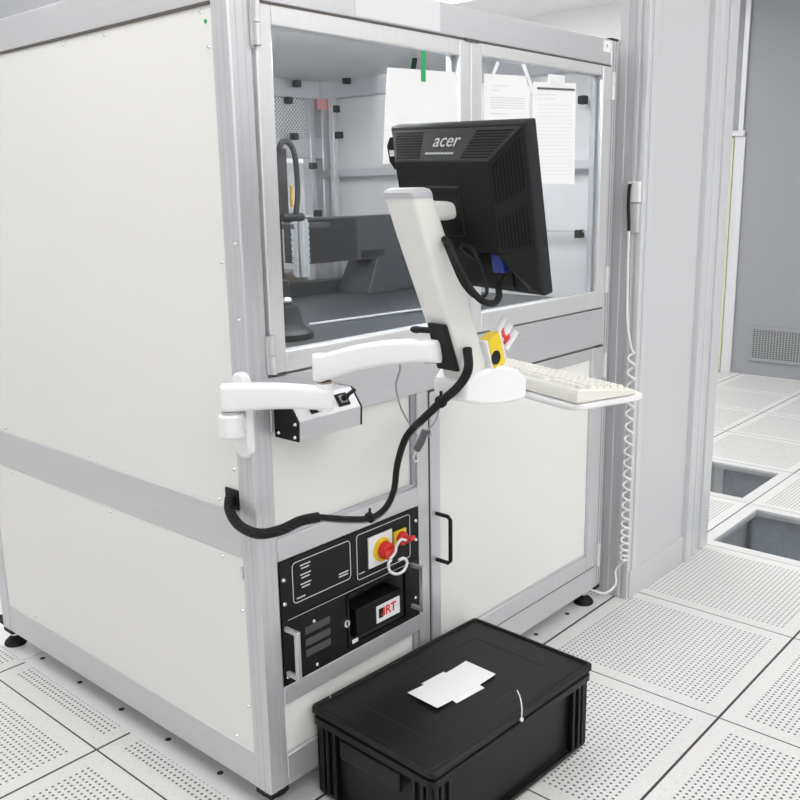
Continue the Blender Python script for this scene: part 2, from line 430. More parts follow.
# front beams
part('front_beam', 'alux', pw, 1.477, .0, .045, ZT+.004, H)
mid = part('front_beam', 'alux', pw, 1.477, .0, .045, .937, 1.056)
g = MB(); g.box(.60, 1.477, -.0004, .002, .982, .9835); g.box(.60, 1.477, -.0004, .002, 1.010, 1.0115); g.obj('profile_line', 'cap', mid)
part('front_beam', 'alux', pw, 1.477, .0, .045, Z0, .155)
part('centre_post', 'aluv', .538, .583, .001, .045, .155, .937)
g = MB(); g.box(.520, .538, .006, .045, .155, .937); g.obj('panel_seal', mat('seal_grey', (.33, .34, .37), .5), mc)
part('rack_rail', 'alux', pw, .538, .0, .045, .637, .690)
part('rack_rail', 'alux', pw, .538, .0, .045, .284, .330)
part('front_panel', 'panel', pw, .520, .012, .020, .690, .937, bev=.001)
part('front_panel', 'panel', pw, .520, .012, .020, .155, .284, bev=.001)
g = MB(); g.box(pw, .520, .004, .012, .690, .699); g.obj('panel_seal', 'cap', mc)

# window doors
def window_door(x0, x1, gx0, gx1, gz0, gz1, hinge_left):
    z0, z1 = 1.062, ZT-.001
    g = MB(); y0, y1 = -.004, .030
    d = MB().box(gx0, gx1, .006, .010, gz0, gz1).obj('window_door', 'glass', mc)
    lab(d, 'clear glass pane of the window door')
    fr = MB()
    fr.box(x0, gx0, y0, y1, z0, z1); fr.box(gx1, x1, y0, y1, z0, z1); fr.box(gx0, gx1, y0, y1, z0, gz0); fr.box(gx0, gx1, y0, y1, gz1, z1)
    fr.obj('door_frame', M['alu_door'], d, bevel=.003)
    s = MB()
    s.box(gx1-.014, gx1+.001, .012, .029, gz0, gz1); s.box(gx0-.001, gx0+.003, .012, .029, gz0, gz1)
    s.obj('door_seal', mat('door_seal_grey', (.42, .43, .46), .5), d)
    return d
M['alu_door'] = alu_mat('door_aluminium', (.74, .74, .75), (150, 150, 3))
wd1 = window_door(.062, .7555, .104, .713, 1.107, 1.763, True)
wd2 = window_door(.7585, 1.475, .806, 1.425, 1.115, 1.772, False)
def hinge(x, z, h=.082):
    g = MB(); g.cyl((x, -.009, z-h/2), (x, -.009, z-.001), .0075, n=14); g.cyl((x, -.009, z+.001), (x, -.009, z+h/2), .0075, n=14)
    g.box(x-.012, x+.012, -.006, -.001, z-h/2, z+h/2)
    return g.obj('hinge', M['alu_door'], mc, smooth=True)
hinge(.062, 1.762); hinge(.062, 1.105); hinge(1.476, 1.745); hinge(1.476, 1.15); hinge(1.480, .87); hinge(1.480, .20)
g = MB(); g.box(.735, .790, -.006, .002, ZT-.004, ZT+.004); g.obj('latch', 'groove', mc)
B(.07, .10, -.006, .0, 1.057, 1.0615).obj('latch', 'groove', mc)
# lower right door
x0, x1, z0, z1 = .586, 1.475, .160, .932
dr = MB().box(.625, 1.413, .002, .010, .216, .897).obj('cabinet_door', 'panel', mc, bevel=.001)
fr = MB(); y0, y1 = -.004, .03
fr.box(x0, .625, y0, y1, z0, z1); fr.box(1.413, x1, y0, y1, z0, z1); fr.box(.625, 1.413, y0, y1, z0, .216); fr.box(.625, 1.413, y0, y1, .897, z1)
fr.obj('door_frame', 'aluv', dr, bevel=.003)
g = MB(); g.box(1.404, 1.413, -.001, .002, .216, .897); g.box(.625, 1.413, -.001, .002, .216, .223); g.obj('door_seal', 'cap', dr)
g = MB(); g.tube([(.606, -.004, .598), (.606, -.044, .598), (.606, -.052, .590), (.606, -.052, .475), (.606, -.044, .467), (.606, -.004, .467)], .0055, smooth=False)
lab(g.obj('handle', 'dark', dr, smooth=True), 'black U-shaped pull handle')
g = MB(); g.box(.583, .586, .0, .03, .16, .932); g.box(.583, 1.477, .0, .03, .155, .160); g.box(.583, 1.477, 0, .03, .932, .937); g.box(.583, .64, -.002, .003, .932, .937); g.box(1.435, 1.477, -.005, .003, .932, .937); g.obj('door_gap', 'groove', mc)
# corner bracket + sticker on top right
B(1.475, 1.5186, .0, .05, H, H+.006).obj('post_cap', 'dark', mc)
st = B(1.425, 1.470, -.0015, .0, 1.842, 1.875).obj('sticker', 'paper', mc); lab(st, 'small white sticker with a red mark')
MB().cyl((1.447, -.0015, 1.86), (1.447, -.0022, 1.86), .005).obj('red_mark', mat('faded_red', (.65, .42, .42), .6), st)
lab(B(.348, .640, -.0015, .0, ZT+.008, 1.877).obj('cover_strip', mat('pale_strip', (.80, .81, .84), .5), mc), 'pale blank strip on the top beam')
# feet
for (x, y) in ((.085, .095), (1.485, .045), (.035, 1.33), (1.47, 1.28)):
    g = MB(); g.lathe((x, y, .004), [(.034, 0), (.036, .004), (.033, .012), (.018, .026), (.012, .030)])
    f = g.obj('levelling_foot', 'dark', mc, smooth=True)
    g = MB(); g.cyl((x, y, .028), (x, y, Z0+(.0 if y < 1.29 else .01)), .009); g.cyl((x, y, .034), (x, y, .046), .0125, n=6); g.obj('foot_stud', 'steel', f, smooth=True)
B(.0, .055, 1.325, 1.36, Z0+.006, Z0+.03).obj('foot_bracket', 'dark', mc)
# black socket on side where cable leaves
sk = B(-.001, .004, .056, .102, .762, .808).obj('cable_socket', 'dark', mc, bevel=.002)

# ------------------------------------------------------------------ things inside the machine
t = tag(B(.16, 1.455, .09, 1.16, 1.035, 1.085).obj('machine_table', 'granite', bevel=.002), 'dark grey stone table slab inside the machine, seen through the left glass door', 'machine table')

for x, y in ((.3, .2), (1.3, .2), (.3, 1.05), (1.3, 1.05)): B(x-.05, x+.05, y-.05, y+.05, .108, 1.035).obj('table_leg', 'interior', t)
B(.62, 1.44, .93, .99, 1.0855, 1.13).obj('raised_ledge', 'gantry', t, bevel=.002)
gt = thing('gantry', 'dark grey gantry beam crossing the inside of the machine above the stone table', 'gantry', (1.0, .7, 1.085))
B(.905, 1.43, .78, .90, 1.208, 1.357).obj('cross_beam', 'gantry', gt, bevel=.003)
lab(B(.907, 1.13, .772, .7799, 1.212, 1.353).obj('cover_plate', 'blackplastic', gt), 'darker cover plate at the left end')
MB().loft([[(1.17, .76, 1.085), (1.44, .76, 1.085), (1.44, .92, 1.085), (1.17, .92, 1.085)], [(1.23, .77, 1.21), (1.44, .77, 1.21), (1.44, .91, 1.21), (1.23, .91, 1.21)]]).obj('side_column', 'gantry', gt, bevel=.003)
B(1.16, 1.27, .772, .7799, 1.214, 1.24).obj('name_plate', 'dark', gt)
g = MB()
for i in range(9): g.cyl((.80, .70, 1.19+i*.018), (.80, .70, 1.203+i*.018), .030, n=18)
g.cyl((.80, .70, 1.18), (.80, .70, 1.36), .026, n=18)
lab(g.obj('bellows', 'steel', gt, smooth=True), 'ribbed silver cylinder')
B(.76, .93, .70, .79, 1.33, 1.345).obj('bracket', 'gantry', gt)
sp = thing('camera_head', 'tall black camera head with a looped cable, hanging at the left inside the glass door', 'camera head', (.66, .55, 1.5))
g = MB(); g.box(.50, .570, .52, .60, 1.16, 1.50); g.box(.51, .580, .50, .60, 1.36, 1.56); g.cyl((.545, .52, 1.10), (.545, .52, 1.20), .03); g.box(.44, .47, .55, .60, 1.16, 1.86); g.cyl((.55, .5, 1.372), (.63, .5, 1.372), .012); g.box(.46, .51, .55, .59, 1.42, 1.47)
g.obj('head_body', 'blob', sp, bevel=.004)
MB().tube([(.545, .50, 1.54), (.555, .49, 1.575), (.585, .49, 1.57), (.602, .49, 1.53), (.605, .49, 1.44), (.595, .49, 1.38)], .008).obj('cable', 'dark', sp, smooth=True)
B(.584, .590, .492, .500, 1.40, 1.46).obj('cable_marker', mat('ochre', (.35, .22, .04), .5), sp)
MB().cyl((.63, .5, 1.372), (.66, .5, 1.372), .005).obj('nozzle', 'steel', sp, smooth=True)
dv = thing('round_device', 'small dark round device with silver cap, low behind the left glass door', 'device', (.40, .30, 1.085))
MB().lathe((.325, .24, 1.085), [(.065, 0), (.065, .015), (.045, .03), (.03, .08), (.01, .085)]).obj('device_body', 'blob', dv, smooth=True)
MB().ball((.325, .24, 1.178), .016, (1, 1, .7)).obj('device_cap', 'steel', dv, smooth=True)
tag(B(.80, 1.10, 1.0, 1.15, 1.085, 1.165).obj('storage_box', 'beige', bevel=.003), 'flat beige box lying at the back of the dark stone table', 'box')
tag(MB().tube([(.50, .35, 1.0895), (.70, .33, 1.0895), (.95, .30, 1.0895), (1.2, .22, 1.0895)], .0045, n=8).obj('guide_rail', 'handle', smooth=True), 'thin silver line along the front of the dark stone table', 'rail')
cb = tag(MB().tube([(1.25, .60, H-.012), (1.22, .58, 1.80), (1.27, .55, 1.785), (1.33, .52, 1.79), (1.40, .50, 1.80), (1.44, .5, 1.81)], .009).obj('inner_cable', 'dark', smooth=True), 'dark cable bundle under the machine roof beside the green tape', 'cable')

# ------------------------------------------------------------------ rack modules
def txt_front(s, x, z, size, m, parent, y=-.0022, bold=0., name='lettering'):
    return text_bm(s, size, basis((x, y, z), (1, 0, 0), (0, 0, 1)), bold=bold).obj(name, m, parent)
def rounded_line(b, x0, x1, z0, z1, r, y, w=.0011):
    pts = []
    for cx, cz, a0 in ((x1-r, z1-r, 0), (x0+r, z1-r, 90), (x0+r, z0+r, 180), (x1-r, z0+r, 270)):
        for k in range(5):
            a = math.radians(a0+k*22.5); pts.append((cx+r*math.cos(a), cz+r*math.sin(a)))
    n = len(pts)
    for i in range(n):
        a, c = V((*pts[i], 0)), V((*pts[(i+1) % n], 0)); d = (c-a)
        if d.length < 1e-6: continue
        nn = V((-d.y, d.x, 0)).normalized()*w
        f = [(p.x, y, p.y) for p in (a+nn, c+nn, c-nn, a-nn)]; f2 = [(p.x, y+.001, p.y) for p in (a+nn, c+nn, c-nn, a-nn)]
        b.hexa(f, f2)
r1 = thing('control_panel', 'black rack control panel with white outlines and two red rotary switches, above the smoked-window unit', 'control panel', (.297, 0, .49))
fp = B(.058, .536, -.0015, .004, .497, .635).obj('faceplate', 'rack', r1, bevel=.0006)
g = MB(); rounded_line(g, .094, .280, .524, .622, .010, -.0024, .0008); rounded_line(g, .303, .500, .509, .626, .008, -.0024, .0008)
g.obj('outline', 'inkwhite', r1)
for zz in (.606, .583, .560):
    txt_front('FIELD LINE', .135, zz+.004, .0075, 'inkwhite', r1) if False else None
# unreadable small print: short rows of marks
def marks(x0, x1, z, h=.0032):
    g = MB(); x = x0
    while x < x1:
        w = random.choice((.0022, .003, .0036)); g.box(x, min(x+w, x1), -.0024, -.0012, z+h*.1, z+h); x += w+.0012
    g.box(x0, x1, -.0021, -.0012, z, z+h*.5); g.obj('small_print', 'inkwhite', r1)
for zz in (.604, .581, .558): marks(.118, .150, zz+.004); marks(.121, .146, zz-.004)
marks(.240, .272, .545); marks(.240, .270, .538); marks(.104, .130, .532); marks(.309, .329, .523, .0025)
screws([(.068, -.0015, .591), (.068, -.0015, .533), (.524, -.0015, .600), (.524, -.0015, .548)], r1, (0, -1, 0), .0055)
wp = B(.341, .428, -.006, -.0015, .527, .608).obj('switch_plate', 'white', r1, bevel=.001)
MB().cyl((.388, -.006, .566), (.388, -.010, .566), .031, n=28).obj('yellow_ring', 'yellow', wp, smooth=True)
kn = MB().cyl((.392, -.010, .564), (.392, -.028, .564), .024, .021, 24); kn.box(.370, .414, -.036, -.026, .557, .571); kn = kn.obj('rotary_knob', 'red', r1, bevel=.002)
yp = B(.434, .480, -.008, -.0015, .556, .596).obj('switch_plate', 'yellow', r1, bevel=.001)
kn2 = MB().cyl((.459, -.008, .574), (.459, -.020, .574), .019, .017, 24); kn2.box(.452, .466, -.034, -.018, .567, .581); kn2.box(.456, .485, -.034, -.026, .568, .580); kn2.obj('rotary_knob', 'red', r1, bevel=.002)
lk = MB().tube([(.384, -.040, .548), (.372, -.042, .540), (.376, -.044, .520), (.400, -.046, .506), (.425, -.046, .508), (.437, -.046, .525), (.425, -.046, .540), (.408, -.044, .540)], .0038)
lk.tube([(.380, -.040, .552), (.396, -.042, .562), (.404, -.042, .580), (.420, -.042, .590), (.440, -.040, .582)], .0036)
lab(lk.obj('lock_loop', 'white', r1, smooth=True), 'white looped lock hanging on the rotary switches')
r2 = thing('rack_unit', 'black rack unit with smoked window and silver side handles, below the control panel', 'rack unit', (.297, 0, .33))
MB().box(.058, .268, -.0015, .004, .332, .4955).box(.476, .536, -.0015, .004, .332, .4955).box(.268, .476, -.0015, .004, .332, .350).box(.268, .476, -.0015, .004, .481, .4955).obj('faceplate', 'rack', r2)
g = MB(); g.box(.075, .500, -.002, -.0012, .4905, .4916); g.obj('outline', 'inkwhite', r2)
g = MB(); g.box(.262, .268, -.005, .002, .345, .486); g.box(.476, .482, -.005, .002, .345, .486); g.box(.262, .482, -.005, .002, .481, .486); g.box(.262, .482, -.005, .002, .345, .350); g.obj('window_frame', 'rack', r2)
g = MB(); g.box(.264, .480, .095, .100, .345, .486); g.box(.262, .267, .004, .100, .345, .486); g.box(.477, .482, .004, .100, .345, .486); g.box(.264, .480, .004, .100, .345, .349); g.box(.264, .480, .004, .100, .482, .486)
lab(g.obj('window_recess', mat('recess_grey', (.10, .105, .115), .5), r2), 'grey recess behind the window opening')
MB().box(.300, .468, .004, .060, .358, .430).obj('inner_box', 'rack', r2, bevel=.002)
tg = B(.372, .460, .002, .004, .366, .412).obj('badge', 'paper', r2); lab(tg, 'white badge with a black square and red letters')
B(.380, .396, .001, .002, .378, .403).obj('badge_square', 'dark', tg)
g = MB(); g.box(.394, .402, .0008, .002, .380, .403); g.box(.389, .394, .0008, .002, .383, .388); g.obj('badge_bar', 'red', tg)
text_bm('RT', .034, basis((.424, .0008, .391), (1, 0, 0), (0, 0, 1)), bold=.0007).obj('badge_letters', 'red', tg)
g = MB()
for z in (.435, .405, .378): g.box(.125, .205, -.003, -.0012, z, z+.018)
g.obj('air_slot', mat('slot_grey', (.07, .07, .075), .5), r2, bevel=.001)
g = MB().cyl((.257, -.0015, .414), (.257, -.008, .414), .0095, n=20); lk = g.obj('key_lock', 'steel', r2, smooth=True)
B(.2555, .2585, -.0092, -.0078, .409, .419).obj('key_slot', 'dark', lk)
B(.278, .298, -.0025, -.0012, .350, .360).obj('small_label', 'paper', r2)
screws([(.068, -.0015, .474), (.068, -.0015, .352), (.155, -.0015, .458), (.160, -.0015, .345), (.520, -.0015, .385)], r2, (0, -1, 0), .005)
for x, z0, z1 in ((.067, .358, .478), (.504, .364, .490)):
    g = MB(); g.box(x-.005, x+.005, -.040, -.0015, z1-.010, z1); g.box(x-.005, x+.005, -.040, -.0015, z0, z0+.010); g.box(x-.0055, x+.0055, -.045, -.034, z0, z1)
    lab(g.obj('handle', 'handle', r2, bevel=.0015), 'silver U-shaped handle')

# ------------------------------------------------------------------ switch box on the left front
sb = thing('switch_box', 'silver angled switch box with black end plates, mounted below the left glass door', 'switch box', (.2, 0, .93))
pr = [(0, .925), (-.073, .925), (-.075, .968), (-.045, 1.010), (0, 1.010)]
MB().hexa([(.070, y, z) for y, z in pr], [(.255, y, z) for y, z in pr]).obj('housing', 'alux', sb, bevel=.001)
for x in (.065, .255):
    MB().hexa([(x, y*1.01, z) for y, z in pr], [(x+.005, y*1.01, z) for y, z in pr]).obj('end_plate', 'blackplastic', sb, bevel=.0006)
screws([(.065, -.012, .936), (.065, -.064, .934), (.065, -.066, .962)], sb, (-1, 0, 0), .0045)
sn = V((0, -.042, .030)).normalized()
for x in (.128, .212):
    c = V((x, -.060, .989)); mx = basis(c, (1, 0, 0), (0, .030, .042))
    q = MB().box(-.017, .017, -.015, .015, -.002, .003, mx).obj('switch_plate', 'dark', sb, bevel=.001)
    MB().box(-.010, .010, -.009, .009, .003, .006, mx).obj('switch_face', 'greyfoam', q, bevel=.001)
    g = MB(); g.cyl(c+sn*.003, c+sn*.018, .007, n=14); g.cyl(c+sn*.015, c+sn*.020+V((.028, .004, .008)), .0045, n=10); g.obj('toggle_lever', 'dark', q, smooth=True)
MB().box(.24, .27, -.003, .0, .918, .925).obj('edge_tab', 'handle', sb)

# ------------------------------------------------------------------ monitor arm
arm = thing('monitor_mount', 'white jointed support arm bolted to the near corner post, carrying the leaning monitor column', 'monitor arm', (0, .02, 1.0))
def rrect(w, h, r, n=4):
    pts = []
    for cx, cy, a0 in ((w/2-r, h/2-r, 0), (-w/2+r, h/2-r, 90), (-w/2+r, -h/2+r, 180), (w/2-r, -h/2+r, 270)):
        for k in range(n+1):
            a = math.radians(a0+90*k/n); pts.append((cx+r*math.cos(a), cy+r*math.sin(a)))
    return pts
# oval wall plate on the post's left face
g = MB(); pl = rrect(.050, .185, .0245, 8)
g.loft([[(-.0005, .014+a, .985+c) for a, c in pl], [(-.012, .014+a, .985+c) for a, c in pl], [(-.017, .014+a*.85, .985+c*.95) for a, c in pl]])
g.obj('mounting_plate', 'armwhite', arm, smooth=True)
A0 = V((-.046, .004, 1.03)); J = V((.086, -.138, 1.03))
g = MB(); g.cyl((A0.x, A0.y, .948), (A0.x, A0.y, .998), .0265, n=28); g.box(-.046, -.012, -.006, .034, .955, .990); g.cyl((-.02, .012, .935), (-.02, .012, .955), .014, .02)
g.obj('hinge_block', 'armwhite', arm, bevel=.005)
MB().cyl((A0.x, A0.y, .998), (A0.x, A0.y, 1.0035), .020, n=24).obj('hinge_ring', 'cap', arm, smooth=True)
def arm_mesh(P, Q, zp, zq, hp, hq, wp_, wq, arch, n=14):
    """arched beam with rounded ends: side heights vary along its length"""
    P, Q = V(P), V(Q); d = (Q-P); d.z = 0; L = d.length; d.normalize(); s = V((-d.y, d.x, 0))
    rings = []
    ts = [-.085, -.07, -.045, 0] + [i/n for i in range(1, n)] + [1, 1.04, 1.07, 1.085]
    for t in ts:
        tc = min(max(t, 0), 1); w = wp_+(wq-wp_)*tc; h = hp+(hq-hp)*tc; zc = zp+(zq-zp)*tc + arch*math.sin(PI*tc)
        over = (-t*L if t < 0 else (t-1)*L if t > 1 else 0)
        k = math.sqrt(max(.05, 1-(over/(w*.52))**2)) if over > 0 else 1
        c = P+d*(t*L)
        rings.append([V((c.x, c.y, zc)) + s*(a*k) + V((0, 0, e)) for a, e in rrect(w, h, min(.010, h*.3))])
    return MB().loft(rings)
arm_mesh(A0, J, 1.032, 1.026, .056, .046, .046, .040, .004).obj('lower_arm', 'armwhite', arm, smooth=True)
MB().cyl((J.x, J.y, 1.000), (J.x, J.y, 1.058), .0172, n=28).obj('elbow_socket', 'armwhite', arm, bevel=.002)
MB().cyl((J.x, J.y, 1.056), (J.x, J.y, 1.0615), .016, n=24).obj('elbow_ring', mat('ring_brown', (.35, .25, .22), .5), arm)
E2 = V((.147, -.372, 1.13))
arm_mesh(J, E2, 1.090, 1.140, .056, .044, .046, .040, .010).obj('upper_arm', 'armwhite', arm, smooth=True)

# leaning column (local frame turned 7 degrees like the screen)
yaw = math.radians(-7.1)
ux = V((math.cos(yaw), math.sin(yaw), 0)); uy = V((-math.sin(yaw), math.cos(yaw), 0)); uz = V((0, 0, 1))
def colring(c, w, dpt, r=.012, sk=0.):
    # c = near (-X,-Y) corner; section extends +ux*dpt and +uy*w ; x direction first
    base = V(c)
    return [base + ux*(dpt/2+a) + uy*(w/2+e) for a, e in rrect(dpt, w, r)]
cs = [((.192, -.424, 1.060), .062, .075), ((.172, -.424, 1.115), .066, .072), ((.115, -.422, 1.25), .073, .070), ((.068, -.421, 1.36), .078, .060), ((.043, -.420, 1.424), .080, .054)]
MB().loft([colring(c, w, d_) for c, w, d_ in cs]).obj('leaning_column', 'column', arm, smooth=True)
g = MB().loft([colring((.0415, -.4205, 1.424), .081, .056), colring((.0380, -.4205, 1.434), .081, .056), colring((.0410, -.418, 1.440), .075, .050), colring((.052, -.41, 1.443), .058, .034)])
lab(g.obj('column_cap', 'cap', arm, smooth=True), 'light grey cap on the column')
# stub to the screen
g = MB(); q0 = V((.100, -.392, 1.402)); q1 = q0+ux*.090
g.loft([[q0 + uy*a + uz*e for a, e in rrect(.052, .036, .012)], [q0+ux*.05 + uy*a + uz*(e-.001) for a, e in rrect(.048, .034, .012)], [q1 + uy*a + uz*(e-.003) for a, e in rrect(.036, .022, .009)]])
g.obj('screen_bracket', 'column', arm, smooth=True)
# black hinge plate with levers on the arm side of the column
def onface(t, a):   # point on the -X face of the column; t = height, a = along y from near corner
    x = .172 - (t-1.115)*.42
    return V((x, -.424, t)) + uy*a
g = MB()
lo = [onface(1.195, .005), onface(1.195, .050), onface(1.100, .060), onface(1.100, .005)]
g.hexa([p-ux*.001 for p in lo], [p-ux*.012 for p in lo]); g.obj('tilt_bracket', 'blackplastic', arm, bevel=.003)
g = MB()
for z in (1.180, 1.118):
    p = onface(z, .04)-ux*.008
    g.cyl(p, p+uy*.030-ux*.012, .006, n=10); g.ball(p+uy*.034-ux*.014, .010, (1, 1.4, .7))
g.obj('clamp_lever', 'dark', arm, smooth=True)
# shroud and tray holder
g = MB()
def shr(x, y0, y1, z0, z1): return [V((x, y0, z0)), V((x, y1, z0)), V((x, y1, z1)), V((x, y0, z1))]
g.loft([shr(.178, -.430, -.35, 1.042, 1.078), shr(.215, -.440, -.34, 1.030, 1.096), shr(.265, -.447, -.33, 1.022, 1.103), shr(.330, -.450, -.33, 1.018, 1.083), shr(.358, -.450, -.33, 1.020, 1.062)])
g.obj('tray_shroud', 'armwhite', arm, bevel=.006)

# ------------------------------------------------------------------ keyboard tray and keyboard
ky = math.radians(-18.0)
kx = V((math.cos(ky), math.sin(ky), 0)); kv = V((-math.sin(ky), math.cos(ky), 0))
K0 = V((.398, -.543, 0))     # near back corner of the keyboard
def kp(a, c, z): return K0 + kx*a + kv*c + uz*z
tr = thing('keyboard_tray', 'flat white keyboard tray with a rounded front edge, fixed to the arm under the keyboard', 'keyboard tray', kp(.08, .2, 1.0))
g = MB(); pts = rrect(.205, .470, .030, 6)
ring = lambda z, s=1.: [kp(.094+a*s, .232+c*s, z) for a, c in pts]
g.loft([ring(.997, .985), ring(1.001), ring(1.008), ring(1.010, .985)])
g.obj('tray_board', 'white', tr, smooth=True)
g = MB(); g.box(0, 1, 0, 1, 0, 1)
for v in g.bm.verts: v.co = kp(.172+v.co.x*.018, .040+v.co.y*.38, 1.0085+v.co.z*.0035)
lab(g.obj('wrist_edge', 'armwhite', tr, bevel=.0015), 'raised pale front edge')
kb = thing('keyboard', 'ivory computer keyboard lying on the white tray', 'keyboard', kp(.08, .22, 1.011))
L_, W_ = .450, .165
zt = lambda a: 1.040 - .085*a      # sloping top
g = MB()
sec = [(0, 1.0125), (0, 1.030), (.006, 1.040), (.03, 1.0375), (W_-.01, 1.024), (W_, 1.018), (W_, 1.0125)]
g.loft([[kp(a, c, z) for a, z in sec] for c in (0, L_)])
g.obj('keyboard_body', 'keys', kb, bevel=.002)
keys = MB(); key_rows = 6
top = lambda a: 1.0375 - (a-.03)*(.0135/(W_-.04))
def key(a0, a1, c0, c1, h=.0065):
    lo = [kp(a, c, top(a)-.0005) for a, c in ((a0, c0), (a1, c0), (a1, c1), (a0, c1))]
    i = .0022
    hi = [kp(a, c, top(a)+h) for a, c in ((a0+i, c0+i), (a1-i, c0+i), (a1-i, c1-i), (a0+i, c1-i))]
    return lo, hi
rowa = [.018, .048, .067, .086, .105, .124]
for ri, a in enumerate(rowa):
    c = .012
    while c < L_-.02:
        w = .018
        if ri == 5 and .24 < c < .33: w = .10
        if ri == 0 and (.09 < c < .115 or .2 < c < .215 or .29 < c < .30 or .37 < c < .38): c += .012; continue
        if .128 < c < .136 and ri: c += .008; continue
        if c+w > L_-.010: break
        kk = MB(); kk.hexa(*key(a, a+.0175, c, c+w-.001)); kk.obj('key', 'keys', kb)
        c += w+.001
g = MB().box(0, 1, 0, 1, 0, 1)
for v in g.bm.verts:
    a = .016+v.co.x*.128; v.co = kp(a, .010+v.co.y*.43, top(a)-.001+v.co.z*.0016)
g.obj('key_well', 'keygap', kb)

# ------------------------------------------------------------------ emergency stop beside the column
es = thing('emergency_stop', 'yellow emergency stop box with red button, standing behind the leaning column', 'emergency stop', (.30, -.43, 1.10))
tl = math.radians(20)
ex = V((math.cos(tl), 0, math.sin(tl))); ez = V((-math.sin(tl), 0, math.cos(tl)))
o0 = V((.270, -.432, 1.096))
mx = Matrix(((ex.x, 0, ez.x, o0.x), (ex.y, 1, ez.y, o0.y), (ex.z, 0, ez.z, o0.z), (0, 0, 0, 1)))
MB().box(-.024, -.017, -.012, .012, 0, .070, mx).obj('back_shell', 'white', es, bevel=.002)
MB().box(-.017, .021, -.013, .013, 0, .068, mx).obj('housing', 'yellow', es, bevel=.002)
MB().box(.021, .029, -.012, .012, 0, .070, mx).obj('front_shell', 'white', es, bevel=.002)
MB().cyl(mx @ V((-.006, -.0128, .026)), mx @ V((-.006, -.0145, .026)), .014, n=24).obj('dark_label', 'dark', es)
MB().cyl(mx @ V((.029, .0, .048)), mx @ V((.046, .0, .048)), .017, n=20).obj('button', 'red', es, smooth=True)
for i, z in enumerate((.026, .046, .066)):
    MB().cyl(mx @ V((.028, -.012+.004*i, z)), mx @ V((.066-.008*i, -.018+.004*i, z+.020)), .0065, n=10).obj('guard_finger', 'white', es, smooth=True)

# ------------------------------------------------------------------ monitor
tilt = math.radians(13.0)
mu = V((math.sin(math.radians(172.9)), -math.cos(math.radians(172.9)), 0)); 
nb = V((math.cos(math.radians(172.9)), math.sin(math.radians(172.9)), 0))     # back normal
mr = (-nb).cross(uz).normalized()
mup = (uz*math.cos(tilt) + nb*math.sin(tilt)).normalized()
mn = mr.cross(mup)                                                            # towards the camera side (back)
if mn.dot(nb) < 0: mn = -mn
rl = math.radians(-2.1); mr, mup = mr*math.cos(rl)+mup*math.sin(rl), mup*math.cos(rl)-mr*math.sin(rl)
MC = V((.222, -.386, 1.405))
MC = MC + mr*.0125
def mp(u, v, n): return MC + mr*u + mup*v + mn*n
mo = thing('monitor', 'black flat monitor seen from behind, carried by the leaning white column', 'monitor', MC)
def quad(u0, u1, v0, v1, n): return [mp(u0, v0, n), mp(u1, v0, n), mp(u1, v1, n), mp(u0, v1, n)]
w2, h2 = .1725, .155
MB().loft([quad(-w2, w2, -h2, h2, -.022), quad(-w2, w2, -h2, h2, .0), quad(-w2+.004, w2-.004, -h2+.004, h2-.004, .006)]).obj('bezel', 'monitor_grey', mo, bevel=.002)
lab(MB().loft([quad(-w2+.016, w2-.016, -h2+.02, h2-.016, -.0232), quad(-w2+.016, w2-.016, -h2+.02, h2-.016, -.022)]).obj('screen', 'rackglass', mo), 'dark glossy screen facing away')
BD = .052; pu, pv1, pv0 = .120, .097, -.066
ou, ov = w2-.006, h2-.006
bk = MB()
bk.loft([quad(-ou, ou, pv0-.002, ov, .005), quad(-pu, pu, pv0, pv1, BD)]); bk.obj('back_shell', 'monitor', mo, bevel=.0015)
bk = MB()
bk.loft([quad(-ou, -.108, -ov, pv0-.002, .005), quad(-pu, -.112, pv0-.03, pv0-.002, BD*.9)])
bk.hexa([mp(.110, pv0-.001, .005), mp(ou, pv0-.001, .005), mp(ou, -ov, .005), mp(.140, -ov, .005)], [mp(.112, pv0-.001, BD), mp(pu, pv0-.001, BD), mp(.156, -ov+.008, .012), mp(.148, -ov+.008, .012)])
bk.loft([quad(-.108, .108, -ov, pv0-.002, .005), quad(-.108, .108, -ov+.01, pv0-.002, .012)])
bk.obj('connector_bay', 'monitor', mo, bevel=.001)
def quadpt(q, s, t):
    a, b_, c, d_ = q; return (a*(1-s)+b_*s)*(1-t) + (d_*(1-s)+c*s)*t
def slots(q, s0, s1, t0, t1, n, horizontal, name, m='vent', off=.0010, frac=.5, shear=0.):
    nn = (q[1]-q[0]).cross(q[3]-q[0]).normalized()
    if nn.dot(mn) < 0: nn = -nn
    g = MB()
    for i in range(n):
        if horizontal:
            ta = t0+(t1-t0)*i/n; tb_ = ta+(t1-t0)/n*frac; sh0, sh1 = shear*(ta-t0), shear*(tb_-t0)
            p = [quadpt(q, s0+sh0, ta), quadpt(q, s1+sh0, ta), quadpt(q, s1+sh1, tb_), quadpt(q, s0+sh1, tb_)]
        else:
            sa = s0+(s1-s0)*i/n; sb_ = sa+(s1-s0)/n*frac
            p = [quadpt(q, sa, t0), quadpt(q, sb_, t0), quadpt(q, sb_, t1), quadpt(q, sa, t1)]
        g.hexa([x-nn*.002 for x in p], [x+nn*off for x in p])
    return g.obj(name, m, mo)
top_q = [mp(-pu, pv1, BD), mp(pu, pv1, BD), mp(ou, ov, .005), mp(-ou, ov, .005)]
right_q = [mp(pu, pv0, BD), mp(ou, pv0, .005), mp(ou, ov, .005), mp(pu, pv1, BD)]
